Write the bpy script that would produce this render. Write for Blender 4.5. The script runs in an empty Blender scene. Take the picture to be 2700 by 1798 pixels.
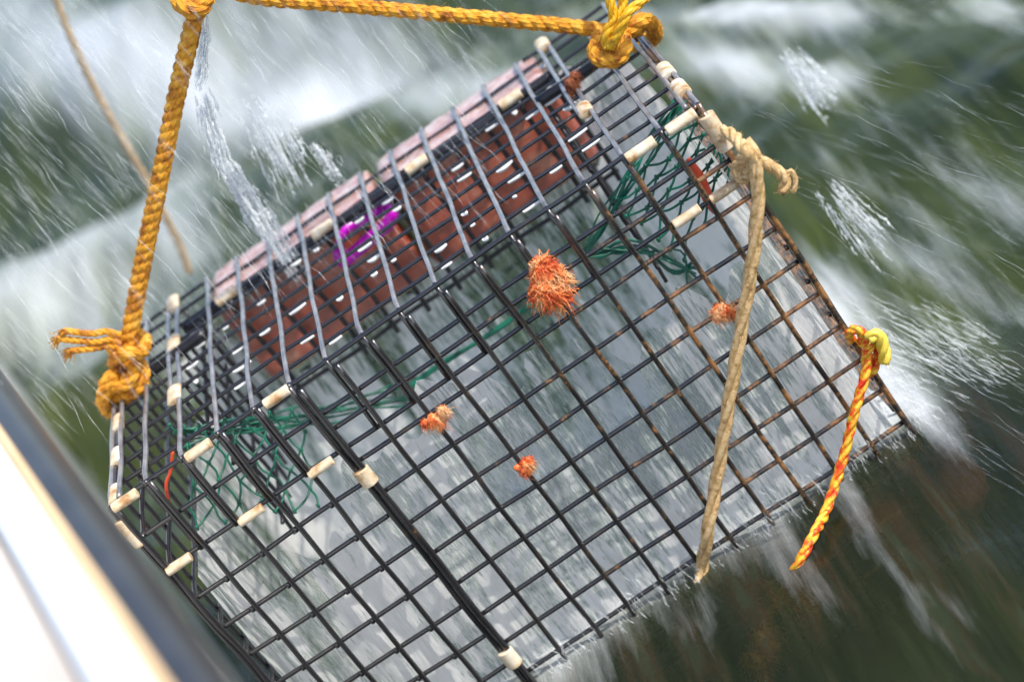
import bpy, math, random
import numpy as np
from mathutils import Vector, Matrix
random.seed(7); RNG = np.random.default_rng(7)
S = bpy.context.scene; COL = S.collection
CELL = 0.0381            # wire mesh cell, metres
WL = 9.9                 # waterline, cells below the top face of the trap

# ------------------------------------------------------------------ camera
M = np.array([[0.82370274, -0.1498706, -0.54685701],
              [-0.55918966, -0.37445168, -0.73965726],
              [-0.09391865, 0.9150545, -0.39224297]])
CAM = np.array([14.08521192, -44.4662906, 16.90945907]); FPX = 5720.565
def w(p): return Vector((p[0]*CELL, p[1]*CELL, (p[2]+WL)*CELL))
cd = bpy.data.cameras.new('camera'); cam = bpy.data.objects.new('camera', cd); COL.objects.link(cam)
cd.sensor_width = 36; cd.lens = FPX/2700*36; cd.clip_start = 0.01; cd.clip_end = 2000
Rm = Matrix([[M[0][k], -M[1][k], -M[2][k]] for k in range(3)])
cam.matrix_world = Matrix.Translation(w(CAM)) @ Rm.to_4x4()
cd.dof.use_dof = True; cd.dof.focus_distance = 49.2*CELL; cd.dof.aperture_fstop = 3.1
S.camera = cam
# ------------------------------------------------------------------ light
SUN_DIR = Vector((0.62, -0.30, 0.73)).normalized()
world = bpy.data.worlds.new('World'); S.world = world; world.use_nodes = True
nt = world.node_tree; bg = nt.nodes['Background']; sky = nt.nodes.new('ShaderNodeTexSky')
sky.sky_type = 'NISHITA'; sky.sun_disc = False
sky.sun_elevation = math.asin(SUN_DIR.z); sky.sun_rotation = math.atan2(SUN_DIR.x, SUN_DIR.y)
sky.air_density = 1.0; sky.dust_density = 2.0
nt.links.new(sky.outputs[0], bg.inputs[0]); bg.inputs[1].default_value = 0.15
sd = bpy.data.lights.new('sun', 'SUN'); sd.energy = 2.3; sd.angle = math.radians(0.6); sd.color = (1, .93, .82)
so = bpy.data.objects.new('sun', sd); COL.objects.link(so)
so.rotation_euler = SUN_DIR.to_track_quat('Z', 'Y').to_euler(); so.location = (1, 0, 3)
S.view_settings.view_transform = 'Standard'; S.view_settings.look = 'None'
S.view_settings.exposure = 0.8; S.view_settings.gamma = 1
S.render.engine = 'CYCLES'
S.cycles.max_bounces = 8; S.cycles.transparent_max_bounces = 24

# ------------------------------------------------------------------ helpers
def ray(u, v): return M.T @ np.array([(u-1350)/FPX, (v-899)/FPX, 1])
def PY(u, v, y): d = ray(u, v); return CAM+d*(y-CAM[1])/d[1]
def PZ(u, v, z): d = ray(u, v); return CAM+d*(z-CAM[2])/d[2]
def PX(u, v, x): d = ray(u, v); return CAM+d*(x-CAM[0])/d[0]
def tag(o, label=None, cat=None, group=None, kind=None):
    if label: o['label'] = label
    if cat: o['category'] = cat
    if group: o['group'] = group
    if kind: o['kind'] = kind
    return o
def empty(name, p, label, cat, group=None):
    o = bpy.data.objects.new(name, None); COL.objects.link(o); o.location = w(p); o.empty_display_size = .02
    return tag(o, label, cat, group)
class MB:
    """collects geometry in cell coordinates, built as one mesh"""
    def __init__(s): s.v = []; s.f = []
    def add(s, vs, fs):
        n = len(s.v); s.v += [tuple(a) for a in vs]; s.f += [tuple(i+n for i in f) for f in fs]
    def tube(s, pts, r, k=8, taper=None, caps=True):
        pts = [np.array(p, float) for p in pts]; n = len(pts)
        if n < 2: return
        T = [pts[min(i+1, n-1)]-pts[max(i-1, 0)] for i in range(n)]
        T = [t/(np.linalg.norm(t)+1e-12) for t in T]
        a = np.array([0, 0, 1.]) if abs(T[0][2]) < .9 else np.array([1., 0, 0])
        N = np.cross(T[0], a); N /= np.linalg.norm(N); vs = []
        for i in range(n):
            N = N-T[i]*(N@T[i]); N /= np.linalg.norm(N)+1e-12; B = np.cross(T[i], N)
            ri = r if taper is None else r*taper(i/(n-1))
            for j in range(k):
                a_ = 2*math.pi*j/k; vs.append(pts[i]+ri*(math.cos(a_)*N+math.sin(a_)*B))
        fs = [(i*k+j, i*k+(j+1) % k, (i+1)*k+(j+1) % k, (i+1)*k+j) for i in range(n-1) for j in range(k)]
        if caps: fs += [tuple(range(k))[::-1], tuple((n-1)*k+j for j in range(k))]
        s.add(vs, fs)
    def blob(s, c, rx, ry=None, rz=None, nu=8, nv=6, noise=0, ax=None):
        ry = ry or rx; rz = rz or rx; c = np.array(c, float)
        vs = [(0, 0, 1)]+[(math.sin(math.pi*i/nv)*math.cos(2*math.pi*j/nu), math.sin(math.pi*i/nv)*math.sin(2*math.pi*j/nu), math.cos(math.pi*i/nv)) for i in range(1, nv) for j in range(nu)]+[(0, 0, -1)]
        out = []
        for p in vs:
            q = np.array(p)*(1+noise*random.uniform(-1, 1))*(rx, ry, rz)
            if ax is not None: q = ax @ q
            out.append(c+q)
        fs = [(0, 1+j, 1+(j+1) % nu) for j in range(nu)]
        for i in range(nv-2):
            fs += [(1+i*nu+j, 1+(i+1)*nu+j, 1+(i+1)*nu+(j+1) % nu, 1+i*nu+(j+1) % nu) for j in range(nu)]
        l = len(vs)-1; b = 1+(nv-2)*nu
        fs += [(l, b+(j+1) % nu, b+j) for j in range(nu)]
        s.add(out, fs)
    def build(s, name, mat, parent=None, smooth=True):
        if parent is None:
            c = np.mean(np.array(s.v), 0); org = w(c)
        else:
            r = parent
            while r.parent: r = r.parent
            org = r.location.copy()
        me = bpy.data.meshes.new(name)
        me.from_pydata([w(p)-org for p in s.v], [], s.f)
        me.materials.append(mat)
        if smooth: me.polygons.foreach_set('use_smooth', [True]*len(me.polygons))
        me.update()
        o = bpy.data.objects.new(name, me); COL.objects.link(o)
        if parent is None: o.location = org
        else: o.parent = parent
        return o
def box(mb, lo, hi, bev=.06, sub=1, jit=0, ax=None, c=None):
    """bevelled box"""
    lo = np.array(lo, float); hi = np.array(hi, float); ctr = (lo+hi)/2; h = (hi-lo)/2
    import itertools
    bm_v = []; idx = {}
    for sx, sy, sz in itertools.product((-1, 1), repeat=3):
        for a in range(3):
            p = np.array([sx, sy, sz])*(h-bev); p[a] += [sx, sy, sz][a]*bev
            idx[(sx, sy, sz, a)] = len(bm_v); p = p+np.array([random.uniform(-jit, jit) for _ in range(3)])
            bm_v.append(ctr+(ax@p if ax is not None else p))
    fs = []
    for a in range(3):
        b, c_ = [i for i in range(3) if i != a]
        for s_ in (-1, 1):
            q = []
            for t, u in ((-1, -1), (1, -1), (1, 1), (-1, 1)):
                k = [0, 0, 0]; k[a] = s_; k[b] = t; k[c_] = u; q.append(idx[(*k, a)])
            fs.append(tuple(q))
    for a in range(3):
        b, c_ = [i for i in range(3) if i != a]
        for t, u in itertools.product((-1, 1), repeat=2):
            k1 = [0]*3; k1[a] = -1; k1[b] = t; k1[c_] = u; k2 = list(k1); k2[a] = 1
            fs.append((idx[(*k1, b)], idx[(*k2, b)], idx[(*k2, c_)], idx[(*k1, c_)]))
    for sx, sy, sz in itertools.product((-1, 1), repeat=3):
        fs.append(tuple(idx[(sx, sy, sz, a)] for a in range(3)))
    mb.add(bm_v, fs)
def recalc(o):
    import bmesh
    bm = bmesh.new(); bm.from_mesh(o.data); bmesh.ops.recalc_face_normals(bm, faces=bm.faces); bm.to_mesh(o.data); bm.free()
    return o
def spline(pts, n=12):
    P = [np.array(p, float) for p in pts]; P = [2*P[0]-P[1]]+P+[2*P[-1]-P[-2]]; out = []
    for i in range(1, len(P)-2):
        for k in range(n):
            t = k/n; a, b, c, d = P[i-1:i+3]
            out.append(.5*(2*b+(c-a)*t+(2*a-5*b+4*c-d)*t*t+(3*b-a-3*c+d)*t**3))
    out.append(P[-2]); return out
def resample(pts, step):
    P = np.array(pts); d = np.r_[0, np.cumsum(np.linalg.norm(np.diff(P, axis=0), axis=1))]
    n = max(2, int(d[-1]/step)); s = np.linspace(0, d[-1], n)
    return np.stack([np.interp(s, d, P[:, k]) for k in range(3)], 1)
def frames(P):
    n = len(P); T = np.gradient(P, axis=0); T /= np.linalg.norm(T, axis=1)[:, None]+1e-12
    a = np.array([0, 0, 1.]) if abs(T[0][2]) < .9 else np.array([1., 0, 0]); N = np.cross(T[0], a); Ns = []
    for i in range(n):
        N = N-T[i]*(N@T[i]); N /= np.linalg.norm(N)+1e-12; Ns.append(N.copy())
    Ns = np.array(Ns); return T, Ns, np.cross(T, Ns)
def rope(mb, pts, R=.2, pitch=1.1, strands=3, fuzz=40, step=.05, k=8, fl=.12, yarns=False):
    """laid rope: helical strands along a centre line, with loose fibres"""
    P = resample(pts, step); T, N, B = frames(P); n = len(P); s = np.arange(n)*step
    for m in range(strands):
        ph = 2*math.pi*m/strands+2*math.pi*s/pitch; rr = R*.5
        C = P+rr*(np.cos(ph)[:, None]*N+np.sin(ph)[:, None]*B)
        mb.tube(list(C), R*.58, k=k)
        if yarns:      # fine surface yarns of each strand
            T2, N2, B2 = frames(C)
            for y in range(6):
                p2 = 2*math.pi*y/6-2*math.pi*s/pitch*.9
                C2 = C+R*.52*(np.cos(p2)[:, None]*N2+np.sin(p2)[:, None]*B2)
                mb.tube(list(C2), R*.13, k=4, caps=False)
    L = n*step
    for _ in range(int(fuzz*L)):
        i = random.randrange(n); a = random.uniform(0, 6.283); d = math.cos(a)*N[i]+math.sin(a)*B[i]
        b = P[i]+d*R*.98; l = fl*random.uniform(.3, 1.2)
        t = T[i]*random.uniform(-1, 1); e = b+(d*random.uniform(.2, 1)+t)*l; wv = np.cross(d, T[i])*.008
        m_ = b+(d*.3+t*.7)*l*.5
        mb.add([b-wv, b+wv, m_+wv*.8, m_-wv*.8, e], [(0, 1, 2, 3), (3, 2, 4)])

# ------------------------------------------------------------------ materials
def mat(name):
    m = bpy.data.materials.new(name); m.use_nodes = True
    return m, m.node_tree, m.node_tree.nodes['Principled BSDF']
def pos(nt):
    g = nt.nodes.new('ShaderNodeNewGeometry'); return g.outputs['Position']
def mapn(nt, src, scale, rot=(0, 0, 0)):
    m = nt.nodes.new('ShaderNodeMapping'); m.inputs['Scale'].default_value = scale; m.inputs['Rotation'].default_value = rot
    nt.links.new(src, m.inputs[0]); return m.outputs[0]
def noise(nt, src, scale, detail=4, rough=.6, dist=0):
    n = nt.nodes.new('ShaderNodeTexNoise'); n.inputs['Scale'].default_value = scale; n.inputs['Detail'].default_value = detail
    n.inputs['Roughness'].default_value = rough; n.inputs['Distortion'].default_value = dist
    nt.links.new(src, n.inputs['Vector']); return n.outputs['Fac']
def ramp(nt, src, stops):
    r = nt.nodes.new('ShaderNodeValToRGB'); e = r.color_ramp.elements
    while len(e) < len(stops): e.new(.5)
    for i, (p, c) in enumerate(stops):
        e[i].position = p; e[i].color = (*c, 1) if len(c) == 3 else c
    nt.links.new(src, r.inputs[0]); return r.outputs[0]
def bump(nt, src, b, strength=.3, dist=.002):
    n = nt.nodes.new('ShaderNodeBump'); n.inputs['Strength'].default_value = strength; n.inputs['Distance'].default_value = dist
    nt.links.new(src, n.inputs['Height']); nt.links.new(n.outputs[0], b.inputs['Normal'])
def math_(nt, op, a, b, clamp=False):
    n = nt.nodes.new('ShaderNodeMath'); n.operation = op; n.use_clamp = clamp
    for i, x in enumerate((a, b)):
        if isinstance(x, (int, float)): n.inputs[i].default_value = x
        else: nt.links.new(x, n.inputs[i])
    return n.outputs[0]
def simple(name, stops, scale=80, rough=.5, bmp=.3, bd=.001, spec=.5, det=5, sc3=(1, 1, 1), sheen=0, emis=0):
    m, nt, b = mat(name); p = mapn(nt, pos(nt), sc3); f = noise(nt, p, scale, det)
    nt.links.new(ramp(nt, f, stops), b.inputs['Base Color']); b.inputs['Roughness'].default_value = rough
    b.inputs['Specular IOR Level'].default_value = spec
    bump(nt, noise(nt, p, scale*3, 4), b, bmp, bd)
    return m
# vinyl coated wire, wet; brown growth clings to the half nearer the right side
def wire_mat(name, growth):
    m, nt, b = mat(name); p = pos(nt)
    n1 = noise(nt, p, 45, 6, .7); sep = nt.nodes.new('ShaderNodeSeparateXYZ'); nt.links.new(p, sep.inputs[0])
    g = math_(nt, 'MULTIPLY', math_(nt, 'SUBTRACT', sep.outputs[0], .15, True), .9)
    g = math_(nt, 'MULTIPLY', g, growth); v = math_(nt, 'ADD', math_(nt, 'MULTIPLY', math_(nt, 'SUBTRACT', n1, .5), 1.5), math_(nt, 'ADD', g, .42))
    c = ramp(nt, v, [(.0, (.006, .006, .010)), (.62, (.012, .011, .014)), (.74, (.04, .028, .018)), (.92, (.30, .14, .05))])
    nt.links.new(c, b.inputs['Base Color']); b.inputs['Roughness'].default_value = .27
    b.inputs['Specular IOR Level'].default_value = .8
    b.inputs['Coat Weight'].default_value = .6; b.inputs['Coat Roughness'].default_value = .12
    bump(nt, noise(nt, p, 400, 4), b, .35, .0006)
    return m
M_WIRE = wire_mat('wet_black_wire', .45); M_WIREG = wire_mat('wire_with_growth', .95)
M_WIREE = wire_mat('wet_wire_painted_sheen', .2)
be = M_WIREE.node_tree.nodes['Principled BSDF']; be.inputs['Base Color'].links and M_WIREE.node_tree.links.remove(be.inputs['Base Color'].links[0]); M_WIREE.node_tree.links.new(ramp(M_WIREE.node_tree, noise(M_WIREE.node_tree, pos(M_WIREE.node_tree), 60, 5), [(.35, (.09, .09, .10)), (.55, (.20, .20, .215)), (.75, (.30, .29, .29))]), be.inputs['Base Color']); be.inputs['Coat Weight'].default_value = 1; be.inputs['Coat Roughness'].default_value = .3; be.inputs['Coat IOR'].default_value = 1.5  # sky sheen on the wet wires painted in as a light grey base
M_BAR = simple('black_rail', [(.3, (.006, .006, .009)), (.7, (.02, .02, .026))], 120, .35, .5)
M_BRICK = simple('wet_red_brick', [(.25, (.13, .022, .012)), (.42, (.30, .050, .024)), (.6, (.40, .09, .045)), (.8, (.60, .32, .22))], 38, .24, .6, .002, spec=.9)
_nt = M_BRICK.node_tree; _b = _nt.nodes['Principled BSDF']; _p = pos(_nt); _s = _nt.nodes.new('ShaderNodeSeparateXYZ'); _nt.links.new(_p, _s.inputs[0])
_f = math_(_nt, 'ADD', math_(_nt, 'MULTIPLY', math_(_nt, 'SUBTRACT', _s.outputs[2], (WL-.42)*CELL), 55), math_(_nt, 'MULTIPLY', math_(_nt, 'SUBTRACT', noise(_nt, mapn(_nt, _p, (.6, 1, 1)), 70, 5), .5), 2.2), True)
_m = _nt.nodes.new('ShaderNodeMix'); _m.data_type = 'RGBA'; _old = _b.inputs['Base Color'].links[0].from_socket
_nt.links.new(_f, _m.inputs[0]); _nt.links.new(_old, _m.inputs[6])
_nt.links.new(ramp(_nt, noise(_nt, mapn(_nt, _p, (.7, 1, 1)), 90, 6, .7, 1.0), [(.3, (.50, .16, .10)), (.48, (.72, .48, .40)), (.6, (.82, .70, .66)), (.75, (.55, .42, .45))]), _m.inputs[7])
_nt.links.new(_m.outputs[2], _b.inputs['Base Color'])   # reflected sky light painted in pale pink over the brick tops
bb = M_BRICK.node_tree.nodes['Principled BSDF']; bb.inputs['Coat Weight'].default_value = 1; bb.inputs['Coat Roughness'].default_value = .38; bb.inputs['Coat IOR'].default_value = 1.7
M_RING = simple('tan_hog_ring', [(.34, (.38, .20, .08)), (.46, (.60, .46, .29)), (.6, (.72, .64, .50)), (.75, (.78, .71, .58))], 70, .55, .5, sc3=(1, 1, 1))
M_ROPE = simple('ochre_rope', [(.3, (.22, .06, .006)), (.42, (.52, .20, .012)), (.56, (.74, .35, .02)), (.75, (.85, .50, .09))], 90, .75, .8, .001)
M_ROPEY = simple('bright_yellow_rope', [(.3, (.55, .24, .01)), (.5, (.80, .43, .01)), (.75, (.90, .58, .03))], 120, .4, .7, .001, sc3=(1, 1, .2))
M_TAN = simple('tan_rope', [(.3, (.20, .14, .06)), (.40, (.50, .32, .13)), (.52, (.68, .46, .22)), (.75, (.78, .60, .34))], 170, .55, .8, .0015)
M_TAN2 = simple('far_tan_line', [(.3, (.30, .22, .13)), (.7, (.5, .38, .24))], 60, .7)
M_TWINE = simple('orange_yellow_twine', [(.38, (.75, .03, .01)), (.47, (.85, .16, .01)), (.53, (.85, .45, .03)), (.7, (.85, .62, .06))], 130, .5, .5)
M_YEL = simple('yellow_tip', [(.3, (.75, .5, .02)), (.7, (.9, .75, .15))], 60, .4)
M_NET = simple('green_net', [(.3, (.003, .06, .038)), (.6, (.004, .14, .085)), (.8, (.015, .22, .14))], 60, .4, .3)
M_WEED = simple('orange_weed', [(.38, (.65, .08, .02)), (.5, (.90, .28, .08)), (.6, (.92, .55, .27))], 60, .5, .2)
M_WEEDB = simple('red_brown_weed', [(.3, (.22, .05, .02)), (.7, (.5, .17, .07))], 120, .6, .2)
M_WEEDA = simple('amber_weed', [(.3, (.3, .12, .02)), (.7, (.55, .28, .05))], 120, .6, .2)
M_PURP = simple('magenta_plastic', [(.3, (.42, .0, .40)), (.7, (.62, .0, .60))], 20, .25, .05)
M_PALE = simple('pale_print', [(.3, (.75, .5, .75)), (.7, (.8, .6, .8))], 20, .5, .05)
M_TWRED = simple('red_twine', [(.3, (.6, .05, .02)), (.7, (.8, .10, .03))], 60, .5, .3)
M_FLOAT = simple('faded_red_float', [(.3, (.35, .09, .07)), (.7, (.5, .16, .13))], 20, .5, .1)
M_RUBBER = simple('dark_rubber', [(.3, (.020, .020, .023)), (.7, (.042, .042, .048))], 15, .3, .05)
M_TRIM = simple('tan_trim', [(.3, (.75, .52, .28)), (.7, (.85, .62, .36))], 10, .5, .1)
M_WHITE = simple('white_gelcoat', [(.3, (.80, .80, .80)), (.7, (.86, .86, .86))], 5, .25, .02)
M_CREAM = simple('cream_deck', [(.3, (.50, .45, .40)), (.7, (.60, .56, .51))], 6, .5, .1)
M_GAP = simple('dark_gap', [(.3, (.02, .012, .01)), (.7, (.05, .03, .02))], 10, .6)
# droplets and threads of water
def water_drop_mat(name, lo, hi):
    m, nt, b = mat(name); b.inputs['Base Color'].default_value = (.85, .9, .93, 1)
    b.inputs['Roughness'].default_value = .12; b.inputs['Specular IOR Level'].default_value = 1
    tr = nt.nodes.new('ShaderNodeBsdfTransparent'); mx = nt.nodes.new('ShaderNodeMixShader')
    f = noise(nt, pos(nt), 250, 3); f2 = ramp(nt, f, [(.35, (lo,)*3), (.65, (hi,)*3)])
    nt.links.new(f2, mx.inputs[0]); nt.links.new(tr.outputs[0], mx.inputs[1]); nt.links.new(b.outputs[0], mx.inputs[2])
    nt.links.new(mx.outputs[0], nt.nodes['Material Output'].inputs[0]); return m
M_DROP = water_drop_mat('water_threads', .1, .75); M_SPRAY = water_drop_mat('spray_threads', .04, .26)
m, nt, b = mat('water_film'); b.inputs['Base Color'].default_value = (.85, .88, .9, 1); b.inputs['Roughness'].default_value = .05
b.inputs['Specular IOR Level'].default_value = 1; M_FILM = m
# falling sheet of aerated water
def sheet_mat(name, stops):
    m, nt, b = mat(name); p = pos(nt)
    s1 = noise(nt, mapn(nt, p, (110, 110, 13)), 1, 6, .65, .4); s2 = noise(nt, mapn(nt, p, (14, 14, 4)), 1, 4, .6, .5)
    s3 = noise(nt, mapn(nt, p, (360, 360, 36)), 1, 4, .6, .3)
    v = math_(nt, 'ADD', math_(nt, 'MULTIPLY', s1, .34), math_(nt, 'ADD', math_(nt, 'MULTIPLY', s2, .38), math_(nt, 'MULTIPLY', s3, .28)))
    ta = nt.nodes.new('ShaderNodeAttribute'); ta.attribute_name = 'thickness'; v = math_(nt, 'ADD', v, math_(nt, 'MULTIPLY', ta.outputs['Fac'], .06)); v = math_(nt, 'ADD', math_(nt, 'MULTIPLY', math_(nt, 'SUBTRACT', v, .49), 1.5), .49)
    c = ramp(nt, v, [(.40, (.10, .16, .10)), (.45, (.33, .42, .37)), (.51, (.66, .72, .70)), (.56, (.95, .96, .96))])
    nt.links.new(c, b.inputs['Base Color']); b.inputs['Roughness'].default_value = .3
    bump(nt, v, b, .6, .006)
    tr = nt.nodes.new('ShaderNodeBsdfTransparent'); mx = nt.nodes.new('ShaderNodeMixShader')
    f2 = ramp(nt, v, stops)
    tl = nt.nodes.new('ShaderNodeBsdfTranslucent'); nt.links.new(c, tl.inputs[0]); m2 = nt.nodes.new('ShaderNodeMixShader'); m2.inputs[0].default_value = .45
    nt.links.new(b.outputs[0], m2.inputs[1]); nt.links.new(tl.outputs[0], m2.inputs[2])
    nt.links.new(f2, mx.inputs[0]); nt.links.new(tr.outputs[0], mx.inputs[1]); nt.links.new(m2.outputs[0], mx.inputs[2])
    nt.links.new(mx.outputs[0], nt.nodes['Material Output'].inputs[0]); return m
M_SHEET = sheet_mat('falling_water', [(.36, (.62,)*3), (.5, (.95,)*3)]); M_CURT = sheet_mat('water_curtain', [(.39, (.15,)*3), (.46, (.65,)*3), (.54, (.97,)*3)])
def sea_mat():
    m, nt, b = mat('sea_water'); p = pos(nt)
    at = nt.nodes.new('ShaderNodeAttribute'); at.attribute_name = 'foam'; fo = at.outputs['Fac']
    ang = -math.radians(5.9)
    s1 = noise(nt, mapn(nt, p, (26, 2.6, 4), (0, 0, ang)), 1, 6, .62, .5)
    s2 = noise(nt, mapn(nt, p, (90, 8, 4), (0, 0, ang)), 1, 5, .6, .3)
    s = math_(nt, 'ADD', math_(nt, 'MULTIPLY', s1, .6), math_(nt, 'MULTIPLY', s2, .4))
    v = math_(nt, 'ADD', math_(nt, 'MULTIPLY', math_(nt, 'SUBTRACT', s, .5), 1.3), math_(nt, 'MULTIPLY', fo, .75))
    fac = ramp(nt, v, [(.05, (0, 0, 0)), (.45, (.38,)*3), (.85, (.9,)*3)])
    dn = math_(nt, 'ADD', math_(nt, 'MULTIPLY', noise(nt, mapn(nt, p, (28, 1.8, 1), (0, 0, ang)), 1, 4, .6, .3), .6), math_(nt, 'MULTIPLY', noise(nt, mapn(nt, p, (5, 2.5, 1)), 1, 3), .4))
    deep = ramp(nt, dn, [(.38, (.024, .040, .014)), (.5, (.055, .080, .024)), (.62, (.095, .125, .028))])
    am = nt.nodes.new('ShaderNodeAttribute'); am.attribute_name = 'painted_shade'; ms = nt.nodes.new('ShaderNodeMix'); ms.data_type = 'RGBA'
    painted_shade = ramp(nt, noise(nt, mapn(nt, p, (30, 4, 4), (0, 0, ang)), 1, 4, .6, .5), [(.32, (.007, .011, .007)), (.5, (.018, .024, .014)), (.58, (.040, .030, .018)), (.63, (.035, .048, .030)), (.72, (.07, .05, .03))])
    nt.links.new(am.outputs['Fac'], ms.inputs[0]); nt.links.new(deep, ms.inputs[6]); nt.links.new(painted_shade, ms.inputs[7]); deep = ms.outputs[2]  # blends in dark brown and green tones, shade painted into the water colour
    b.inputs['Roughness'].default_value = .14; b.inputs['IOR'].default_value = 1.33
    mix = nt.nodes.new('ShaderNodeMix'); mix.data_type = 'RGBA'
    nt.links.new(fac, mix.inputs[0]); nt.links.new(deep, mix.inputs[6]); mix.inputs[7].default_value = (.57, .61, .64, 1)
    nt.links.new(mix.outputs[2], b.inputs['Base Color'])
    rr = math_(nt, 'ADD', math_(nt, 'MULTIPLY', fac, .4), .22); nt.links.new(rr, b.inputs['Roughness'])
    bump(nt, math_(nt, 'ADD', s, math_(nt, 'MULTIPLY', noise(nt, p, 30, 4), .4)), b, .3, .02)
    tr = nt.nodes.new('ShaderNodeBsdfTransparent'); tr.inputs[0].default_value = (.5, .52, .42, 1)
    mx = nt.nodes.new('ShaderNodeMixShader')
    f2 = math_(nt, 'ADD', .62, fac, True)
    nt.links.new(f2, mx.inputs[0]); nt.links.new(tr.outputs[0], mx.inputs[1]); nt.links.new(b.outputs[0], mx.inputs[2])
    nt.links.new(mx.outputs[0], nt.nodes['Material Output'].inputs[0]); return m
M_SEA = sea_mat()
M_DEEP = simple('murky_depth', [(.3, (.006, .010, .007)), (.7, (.014, .020, .012))], 3, 1, 0)

# ------------------------------------------------------------------ water surface
def axis(lo, hi, f0, f1, fine, far):
    c = list(np.arange(f0, f1+1e-6, fine)); s = fine
    a = c[0]
    while a > lo: s *= 1.12; a -= s; c.insert(0, a)
    s = fine; a = c[-1]
    while a < hi: s *= 1.12; a += s; c.append(a)
    return np.array(c)
gx = axis(-150, 150, -.9, 1.3, .016, 0); gy = axis(-30, 250, -.6, 1.5, .018, 0)
X, Y = np.meshgrid(gx, gy, indexing='ij'); H = np.zeros_like(X)
for k in range(70):
    lam = 10**RNG.uniform(-1.1, .35); th = RNG.normal(1.2, .6); kx = 2*math.pi/lam
    a = .0115*lam**.95*RNG.uniform(.4, 1.1); ph = RNG.uniform(0, 6.28)
    H += a*np.sin(kx*(X*math.cos(th)+Y*math.sin(th))+ph+.6*np.sin(kx*.37*(X*math.sin(th)-Y*math.cos(th))+ph*3))
r = np.hypot(X-.3, Y-.15); H *= .18+.82*np.clip((r-.25)/1.0, 0, 1)
far = np.hypot(X, Y); H *= np.clip(1.2-far/60, 0, 1)
def vnoise(X, Y, sc, seed):
    g = np.random.default_rng(seed); s = 0; amp = 1; tot = 0
    for o in range(4):
        A = g.random((64, 64)); x = X*sc*2**o; y = Y*sc*2**o; xi = np.floor(x).astype(int); yi = np.floor(y).astype(int)
        fx = x-xi; fy = y-yi; fx = fx*fx*(3-2*fx); fy = fy*fy*(3-2*fy)
        G = lambda i, j: A[i % 64, j % 64]
        s = s+amp*((G(xi, yi)*(1-fx)+G(xi+1, yi)*fx)*(1-fy)+(G(xi, yi+1)*(1-fx)+G(xi+1, yi+1)*fx)*fy); tot += amp; amp *= .5
    return s/tot
foam = .04+.55*(vnoise(X+3, Y*.6, 2.2, 5)-.5)
def patch(u, v, du, dv, amp, ang=0):
    """foam patch lying on the water, described by its centre and half extents"""
    global foam
    c = PZ(u, v, -WL); ca, sa = math.cos(ang), math.sin(ang)
    e1 = PZ(u+du*ca, v+du*sa, -WL)-c; e2 = PZ(u-dv*sa, v+dv*ca, -WL)-c
    A = np.array([[e1[0], e2[0]], [e1[1], e2[1]]])*CELL; Ai = np.linalg.inv(A)
    dx = X-c[0]*CELL; dy = Y-c[1]*CELL; p = Ai[0, 0]*dx+Ai[0, 1]*dy; q = Ai[1, 0]*dx+Ai[1, 1]*dy
    foam = foam+amp*np.exp(-(p*p+q*q)*.9)
for a in [(350, 190, 420, 110, 1.1, -.05), (100, 60, 300, 90, .7, 0), (860, 190, 230, 110, .9, -.15), (760, 20, 300, 70, .6, 0), (1250, 240, 230, 75, .55, -.3), (200, 700, 170, 200, .6, .2), (420, 520, 140, 120, .7, .8),
          (100, 870, 160, 120, .45, 0), (520, 700, 110, 80, .35, .5), (2050, 40, 260, 70, 1.0, 0), (1980, 210, 170, 60, .9, .1), (2230, 240, 110, 45, .8, -.2), (2620, 30, 170, 60, .7, .3),
          (1620, 20, 260, 60, .5, 0), (2620, 520, 160, 50, .45, .5), (2300, 500, 260, 30, .35, .5), (2450, 700, 260, 40, .5, .55), (2350, 1010, 220, 40, .85, .75), (2480, 1130, 150, 30, .7, .8), (2200, 760, 160, 50, .55, .9),
          (2500, 860, 260, 30, .3, .6), (560, 1000, 120, 60, .2, .3), (2560, 1400, 260, 20, .3, .9), (2150, 1560, 300, 18, .3, .95), (1560, 1560, 200, 20, .35, .9), (2400, 1600, 300, 14, .35, .85), (2480, 1620, 260, 22, .5, .95), (2250, 1330, 200, 16, .4, .95), (2050, 1480, 180, 12, .35, .95), (1900, 1680, 200, 14, .4, 1.0), (2330, 1480, 260, 12, .4, .9), (2600, 1650, 200, 14, .35, .85), (1450, 1720, 120, 12, .35, 1.0), (2150, 1720, 200, 10, .35, .95),
          (820, 350, 170, 80, -.9, -.2), (200, 470, 170, 70, -.9, .1), (1120, 420, 150, 60, -.5, -.3), (60, 500, 90, 120, -.7, 0), (2450, 200, 180, 70, -.5, 0), (1500, 120, 120, 50, -.4, 0),
          (230, 1130, 120, 70, -.5, 0), (560, 1650, 160, 100, -.6, .9), (2560, 900, 100, 100, -.1, 0)]:
    patch(*a)
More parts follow.
